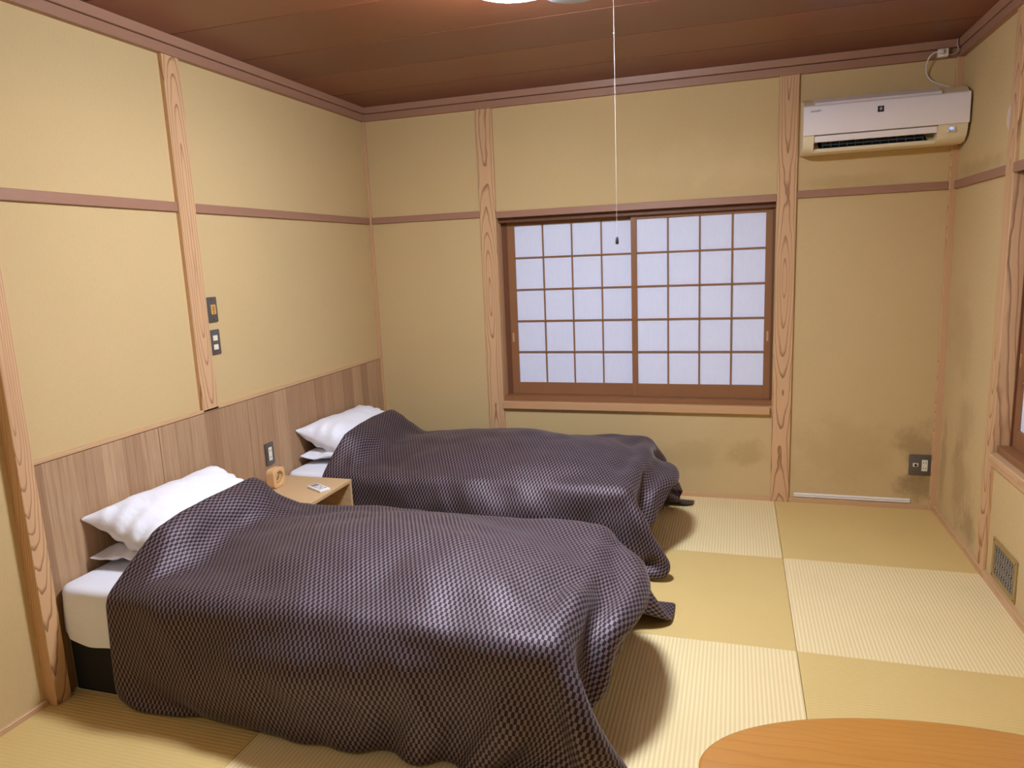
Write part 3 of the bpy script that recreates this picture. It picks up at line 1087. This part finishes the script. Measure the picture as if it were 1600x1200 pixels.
# remote
RX, RY, RZr = 0.372, -1.455, math.radians(62)
rm = thing('remote_control', (RX, RY, NSZ), 'flat white remote control lying on the nightstand top', 'remote')
RT = Matrix.Translation((RX, RY, NSZ + 0.0003)) @ Matrix.Rotation(RZr, 4, 'Z')
obj('remote_body', MB().box(-0.030, 0.030, -0.066, 0.066, 0.0, 0.013, 0.0035, 2, rot=RT), WHITEP, rm, smooth=True)
obj('remote_screen', MB().box(-0.020, 0.022, 0.020, 0.056, 0.0128, 0.0136, rot=RT), GREYPRINT, rm)
for i in range(3):
    for j in range(3):
        yb = 0.006 - j * 0.022
        obj('remote_button', MB().box(-0.021 + i * 0.0155, -0.010 + i * 0.0155, yb - 0.008, yb, 0.0128, 0.0142, 0.0004, rot=RT),
            GREYPRINT if (i + j) % 2 else INK, rm)


# ------------------------------------------------------------------ plates, switches, sockets
def plate(name, T, a, z, hw, hh, label, cat):
    t = thing(name, T((a, -0.001, z - hh)), label, cat)
    obj('cover_plate', moved(MB().box(a - hw, a + hw, -0.009, 0.0, z - hh, z + hh, 0.003, 2), T), PLATE, t, smooth=True)
    return t


def bit(t, T, nm, a, z, hw, hh, m, d=0.003, off=0.0088, bev=0.0008):
    return obj(nm, moved(MB().box(a - hw, a + hw, -off - d, -off + 0.002, z - hh, z + hh, bev), T), m, t)


# the left-wall map runs with -y: along = -y
k = plate('key_card_switch', TL, 1.657, 1.369, 0.0355, 0.060, 'grey wall plate with a gold key slot, upper of the two beside the post', 'switch')
bit(k, TL, 'key_slot', 1.652, 1.369, 0.0165, 0.0235, GOLD)
bit(k, TL, 'slot_opening', 1.652, 1.372, 0.0060, 0.0130, plain('amber_slot', (190, 120, 40), 0.4), 0.0008, 0.0118, 0.0003)
bit(k, TL, 'slot_opening', 1.652, 1.353, 0.0030, 0.0030, DARK, 0.0008, 0.0118, 0.0003)
for dz in (-0.048, 0.048):
    bit(k, TL, 'screw', 1.657, 1.369 + dz, 0.003, 0.003, DARK, 0.0006)
k = plate('light_switch', TL, 1.661, 1.212, 0.0355, 0.060, 'grey wall plate with two small ivory switches, lower one beside the post', 'switch')
for dz in (0.020, -0.024):
    sw = bit(k, TL, 'switch_key', 1.661, 1.212 + dz, 0.0150, 0.0125, CREAM)
    bit(sw, TL, 'switch_lever', 1.6605, 1.212 + dz, 0.0085, 0.0085, IVORY if dz > 0 else CREAM, 0.003, 0.0105, 0.0008)
TH = lambda p: (0.016 - p[1], -p[0], p[2])
k = plate('bedside_socket', TH, 1.357, 0.567, 0.0355, 0.060, 'grey upright socket plate on the headboard above the nightstand', 'socket')
sk = bit(k, TH, 'socket_insert', 1.357, 0.567, 0.0135, 0.036, CREAM)
for dz in (0.018, -0.018):
    for da in (-0.0055, 0.0055):
        bit(sk, TH, 'socket_slot', 1.357 + da, 0.567 + dz, 0.0013, 0.0045, DARK, 0.0006, 0.0117, 0.0)
k = plate('aerial_and_power_socket', TB, 3.451, 0.270, 0.0575, 0.0610, 'square grey socket plate low on the back wall in the right corner', 'socket')
ae = bit(k, TB, 'aerial_insert', 3.428, 0.270, 0.0140, 0.0110, CREAM)
obj('aerial_jack', MB().lathe([(0.0, 0.0), (0.0068, 0.0), (0.0068, -0.006), (0.0040, -0.006), (0.0040, -0.002), (0.0, -0.002)], (3.428, -0.0115, 0.270), 20, 'y'), INK, ae)
sk = bit(k, TB, 'socket_insert', 3.475, 0.268, 0.0150, 0.0335, CREAM)
for dz in (0.0165, -0.0165):
    for da in (-0.0065, 0.0065):
        bit(sk, TB, 'socket_slot', 3.475 + da, 0.268 + dz, 0.0014, 0.0050, DARK, 0.0006, 0.0117, 0.0)

# white cable cover lying along the foot of the back wall
cc = thing('cable_cover', (3.09, 0.0, 0.038), 'slim white cable cover along the foot of the back wall', 'cable cover')
obj('cover_channel', MB().box(2.772, 3.412, -0.007, 0.0, 0.036, 0.045, 0.001), WHITEP, cc)
obj('cover_lid', MB().box(2.772, 3.412, -0.010, 0.0, 0.0475, 0.060, 0.002), WHITEP, cc)

# pale round patch on the right wall, half behind the post
cap = MB()
pr = [(-0.8045, 2.065 - 0.056)] + [(-0.790 + 0.056 * math.cos(a_), 2.065 + 0.056 * math.sin(a_)) for a_ in np.linspace(-PI / 2, PI / 2, 25)] + [(-0.8045, 2.065 + 0.056)]
cap.prism(pr, W - 0.004, W, 'x')
tag(obj('wall_patch', cap, plain('pale_patch', (214, 200, 186), 0.6), at=(W, -0.785, 2.065)), 'pale half-round patch high on the right wall against the cedar post', 'wall patch')

# floor vent in the right wall
VY0, VY1, VZ0, VZ1 = -1.272, -0.982, 0.044, 0.230
fv = thing('floor_vent', (W, (VY0 + VY1) / 2, VZ0), 'small ochre framed ventilation grille low in the right wall', 'vent')
fr = MB()
fw = 0.024
for a, b, c, d in ((VY0, VY1, VZ0, VZ0 + fw), (VY0, VY1, VZ1 - fw, VZ1), (VY0, VY0 + fw, VZ0 + fw, VZ1 - fw), (VY1 - fw, VY1, VZ0 + fw, VZ1 - fw)):
    fr.box(W - 0.006, W, a, b, c, d, 0.0012)
obj('vent_frame', fr, VENTF, fv)
obj('vent_back', MB().box(W - 0.0015, W - 0.0005, VY0 + fw, VY1 - fw, VZ0 + fw, VZ1 - fw), DARK, fv)
nb = 9
for i in range(nb):
    y = VY0 + fw + (VY1 - VY0 - 2 * fw) * (i + 0.5) / nb
    pts = []
    for j in range(19):
        z = VZ0 + fw + (VZ1 - VZ0 - 2 * fw) * j / 18
        pts.append((y + 0.0045 * math.sin(j * PI / 3), z))
    mb = MB()
    mb.prism([(p[0] - 0.0065, p[1]) for p in pts] + [(p[0] + 0.0065, p[1]) for p in pts[::-1]], W - 0.0052, W - 0.002, 'x')
    obj('vent_slat', mb, VENTS, fv)
for j in range(1, 9):
    z = VZ0 + fw + (VZ1 - VZ0 - 2 * fw) * j / 9
    obj('vent_bar', MB().box(W - 0.0035, W - 0.0016, VY0 + fw, VY1 - fw, z - 0.0022, z + 0.0022), VENTS, fv)
for y in (VY0 + 0.012, VY1 - 0.012):
    for z in (VZ0 + 0.012, VZ1 - 0.012):
        obj('screw', MB().lathe([(0.0, -0.0014), (0.0035, -0.0012), (0.0035, 0.0), (0.0, 0.0)], (W - 0.006, y, z), 10, 'x'), INK, fv)

# ------------------------------------------------------------------ air conditioner
AX0, AX1, AZ0 = 2.752, 3.530, 2.062
ac = thing('air_conditioner', ((AX0 + AX1) / 2, 0, AZ0), 'white wall air conditioner high on the back wall in the right corner', 'air conditioner')
# housing: back box with a lower front cut away for the air outlet
prof = [(0.0, 2.052), (-0.100, 2.046), (-0.150, 2.050), (-0.158, 2.058), (-0.158, 2.068), (-0.060, 2.108), (-0.100, 2.142), (-0.196, 2.150), (-0.196, 2.282),
        (-0.150, 2.318), (-0.030, 2.345), (0.0, 2.345)]
hs = MB()
hs.prism(prof, AX0 + 0.055, AX1 - 0.135, 'x')
end = [(0.0, 2.052), (-0.100, 2.046), (-0.155, 2.052), (-0.188, 2.076), (-0.203, 2.110), (-0.207, 2.140), (-0.205, 2.282), (-0.150, 2.318), (-0.030, 2.345), (0.0, 2.345)]
hs.prism(end, AX0, AX0 + 0.0549, 'x')
hs.prism(end, AX1 - 0.1349, AX1, 'x')
obj('housing', hs, IVORY, ac, smooth=True)
fp = [(-0.2075, 2.136), (-0.217, 2.136), (-0.220, 2.142), (-0.220, 2.276), (-0.214, 2.284), (-0.196, 2.290), (-0.196, 2.150)]
obj('front_panel', MB().prism([(-0.2078, 2.134), (-0.217, 2.134), (-0.221, 2.140), (-0.221, 2.276), (-0.214, 2.285), (-0.2078, 2.287)], AX0 - 0.001, AX1 + 0.001, 'x'), ACW, ac, smooth=True)
obj('top_grille', MB().prism([(-0.205, 2.288), (-0.198, 2.300), (-0.10, 2.3365), (-0.10, 2.331), (-0.19, 2.2945), (-0.2, 2.2855)], AX0 + 0.055, AX1 - 0.125, 'x'), ACW, ac)
obj('air_flap', MB().prism([(-0.196, 2.132), (-0.204, 2.128), (-0.196, 2.100), (-0.190, 2.098), (-0.186, 2.104)], AX0 + 0.058, AX1 - 0.138, 'x'), ACW, ac, smooth=True)
obj('outlet_cavity', MB().prism([(-0.157, 2.0690), (-0.062, 2.1085), (-0.100, 2.1400), (-0.104, 2.1400), (-0.068, 2.1095), (-0.157, 2.0710)], AX0 + 0.085, AX1 - 0.170, 'x'), DARK, ac)
nf = 13
for i in range(nf):
    x = AX0 + 0.105 + (AX1 - 0.19 - AX0 - 0.105) * i / (nf - 1)
    obj('outlet_fin', MB().prism([(-0.156, 2.0720), (-0.078, 2.1085), (-0.110, 2.1250), (-0.150, 2.110)], x - 0.0010, x + 0.0010, 'x'), GREYFIN, ac)
obj('outlet_vane', MB().prism([(-0.160, 2.0820), (-0.158, 2.0840), (-0.110, 2.1065), (-0.110, 2.1045)], AX0 + 0.10, AX1 - 0.19, 'x'), GREYFIN, ac)
dp = obj('display_window', MB().box(AX1 - 0.092, AX1 - 0.056, -0.2095, -0.199, 2.094, 2.124, 0.0006), CREAM, ac)
obj('display_light', MB().prism([(AX1 - 0.085, 2.112), (AX1 - 0.079, 2.106), (AX1 - 0.068, 2.106), (AX1 - 0.063, 2.112), (AX1 - 0.069, 2.118), (AX1 - 0.078, 2.119)], -0.2106, -0.2090, 'y'), LED, dp)
obj('display_print', MB().box(AX1 - 0.086, AX1 - 0.064, -0.2102, -0.2090, 2.098, 2.101), plain('rosy_print', (190, 120, 110), 0.5), dp)
em = obj('emblem', MB().box(3.108, 3.138, -0.2222, -0.2205, 2.222, 2.252, 0.0006), INK, ac)
for dx, dz in ((-0.0035, 0.004), (0.0035, 0.004), (0.0, 0.0), (0.0, -0.005), (-0.0045, -0.0005), (0.0045, -0.0005), (0.0015, 0.0085)):
    obj('emblem_dot', MB().lathe([(0.0, -0.0006), (0.0019, -0.0006), (0.0019, 0.0), (0.0, 0.0)], (3.123 + dx, -0.2220, 2.237 + dz), 8, 'y'), WHITEP, em)
tx = text_mesh('SHARP', 0.0150, 0.0003, 0.15)
obj('lettering', moved(tx, lambda p: (2.784 + p[0] * 1.15, -0.2213 - p[2], 2.2505 + p[1])), INK, ac)

# cord from the unit to the plug
def curve_pts(ctrl, n=10):
    out = []
    c = [Vector(p) for p in ctrl]
    c = [c[0] * 2 - c[1]] + c + [c[-1] * 2 - c[-2]]
    for i in range(1, len(c) - 2):
        for k in range(n):
            t = k / n
            a, b, d, e = c[i - 1], c[i], c[i + 1], c[i + 2]
            out.append(0.5 * ((2 * b) + (d - a) * t + (2 * a - 5 * b + 4 * d - e) * t * t + (3 * b - a - 3 * d + e) * t ** 3))
    out.append(c[-2])
    return out


pc = obj('power_cord', MB().tube(curve_pts([(3.412, -0.066, 2.516), (3.385, -0.070, 2.514), (3.364, -0.050, 2.487), (3.366, -0.022, 2.43), (3.392, -0.014, 2.392),
                                          (3.440, -0.014, 2.365), (3.475, -0.020, 2.349), (3.490, -0.03, 2.338)]), 0.0036, 8), CORDM, ac, smooth='all')
obj('power_plug', MB().box(3.404, 3.432, -0.080, -0.0645, 2.505, 2.527, 0.004, 2), CORDM, pc, smooth=True)
ob = thing('outlet_box', (3.432, -0.03, 2.494), 'small white surface outlet on the crown moulding above the air conditioner', 'outlet')
obj('box_body', MB().box(3.408, 3.456, -0.064, -0.0305, 2.494, 2.5335, 0.003, 2), CREAM, ob, smooth=True)
obj('feed_cable', MB().tube(curve_pts([(3.455, -0.045, 2.506), (3.478, -0.046, 2.502), (3.498, -0.052, 2.512), (3.500, -0.056, 2.530), (3.496, -0.052, 2.548), (3.497, -0.050, 2.578)]), 0.0035, 8),
    plain('greyish_cable', (170, 150, 146), 0.6), ob, smooth='all')

# ------------------------------------------------------------------ ceiling lamp and its pull cord
LX, LY, LZ = 1.70, -2.062, 2.430
lamp = thing('ceiling_lamp', (LX, LY, ZC), 'lit white round ceiling lamp with a long pull cord', 'lamp')
obj('lamp_base', MB().lathe([(0.0, ZC), (0.13, ZC), (0.13, ZC - 0.045), (0.10, ZC - 0.05), (0.0, ZC - 0.05)], (LX, LY, 0), 48), LAMPGREY, lamp, smooth=True)
obj('diffuser', MB().lathe([(0.0, LZ), (0.09, LZ + 0.002), (0.15, LZ + 0.008), (0.166, LZ + 0.018), (0.17, LZ + 0.030), (0.16, LZ + 0.050), (0.13, LZ + 0.070), (0.0, LZ + 0.070)],
                           (LX, LY, 0), 40), LAMP, lamp, smooth=True)
HXc, HYc = 1.862, -1.882
obj('lamp_cover_rim', MB().lathe([(0.0, 2.448), (0.085, 2.448), (0.104, 2.452), (0.110, 2.460), (0.106, 2.468), (0.0, 2.470)], (HXc, HYc, 0), 40), LAMPGREY, lamp, smooth=True)
PX, PY = 1.985, -1.775
obj('cord_bracket', MB().tube([(HXc + 0.06, HYc + 0.05, 2.466), (PX - 0.006, PY - 0.005, 2.466), (PX, PY, 2.462), (PX, PY, 2.45)], 0.004, 8), LAMPGREY, lamp, smooth='all')
cord = obj('pull_cord', MB().tube([(PX, PY, 2.452), (PX + 0.0005, PY, 2.2), (PX, PY, 1.615)], [0.0008, 0.0005, 0.0005], 6), plain('thin_cord', (176, 166, 160), 0.7), lamp)
obj('cord_pull', MB().lathe([(0.0, 1.588), (0.0055, 1.589), (0.0065, 1.594), (0.005, 1.612), (0.002, 1.617), (0.0, 1.617)], (PX, PY, 0), 14), INK, cord, smooth=True)
obj('cord_knot', MB().lathe([(0.0, -0.003), (0.0026, -0.0015), (0.0026, 0.0015), (0.0, 0.003)], (PX, PY, 2.335), 10), CORDM, cord, smooth=True)

# ------------------------------------------------------------------ low table
TCX, TCY, TZ, TA, TBb, TR_ = 2.900, -2.905, 0.350, 0.557, 0.255, math.radians(5.7)
tb = thing('low_table', (TCX, TCY, 0), 'oval honey brown wooden low table in the near right corner', 'table')
tb.rotation_euler = (0, 0, TR_)
n = 120
rows = []
for k in range(n):
    a = 2 * PI * k / n
    rows.append([(TCX + (TA - i) * math.cos(a), TCY + (TBb - i) * math.sin(a), z)
                 for i, z in ((0.012, TZ - 0.026), (0.003, TZ - 0.022), (0.0, TZ - 0.013), (0.0, TZ - 0.006), (0.004, TZ - 0.0015), (0.010, TZ))])
mb = MB().grid(np.array(rows), close_u=True)
mb.f.append(tuple(k * 6 for k in range(n)))
mb.f.append(tuple(k * 6 + 5 for k in range(n)))
obj('table_top', mb, TABLE_WOOD, tb, smooth=True)
for sx in (-1, 1):
    for sy in (-1, 1):
        x, y = TCX + sx * 0.36, TCY + sy * 0.125
        obj('leg', MB().tube([(x + sx * 0.03, y + sy * 0.02, 0.0), (x, y, TZ - 0.05), (x, y, TZ - 0.0265)], [0.016, 0.022, 0.022], 12), TABLE_WOOD, tb, smooth=True)
ap = MB()
ap.box(TCX - 0.34, TCX + 0.34, TCY - 0.135, TCY - 0.115, TZ - 0.07, TZ - 0.0265)
ap.box(TCX - 0.34, TCX + 0.34, TCY + 0.115, TCY + 0.135, TZ - 0.07, TZ - 0.0265)
obj('apron', ap, TABLE_WOOD, tb)
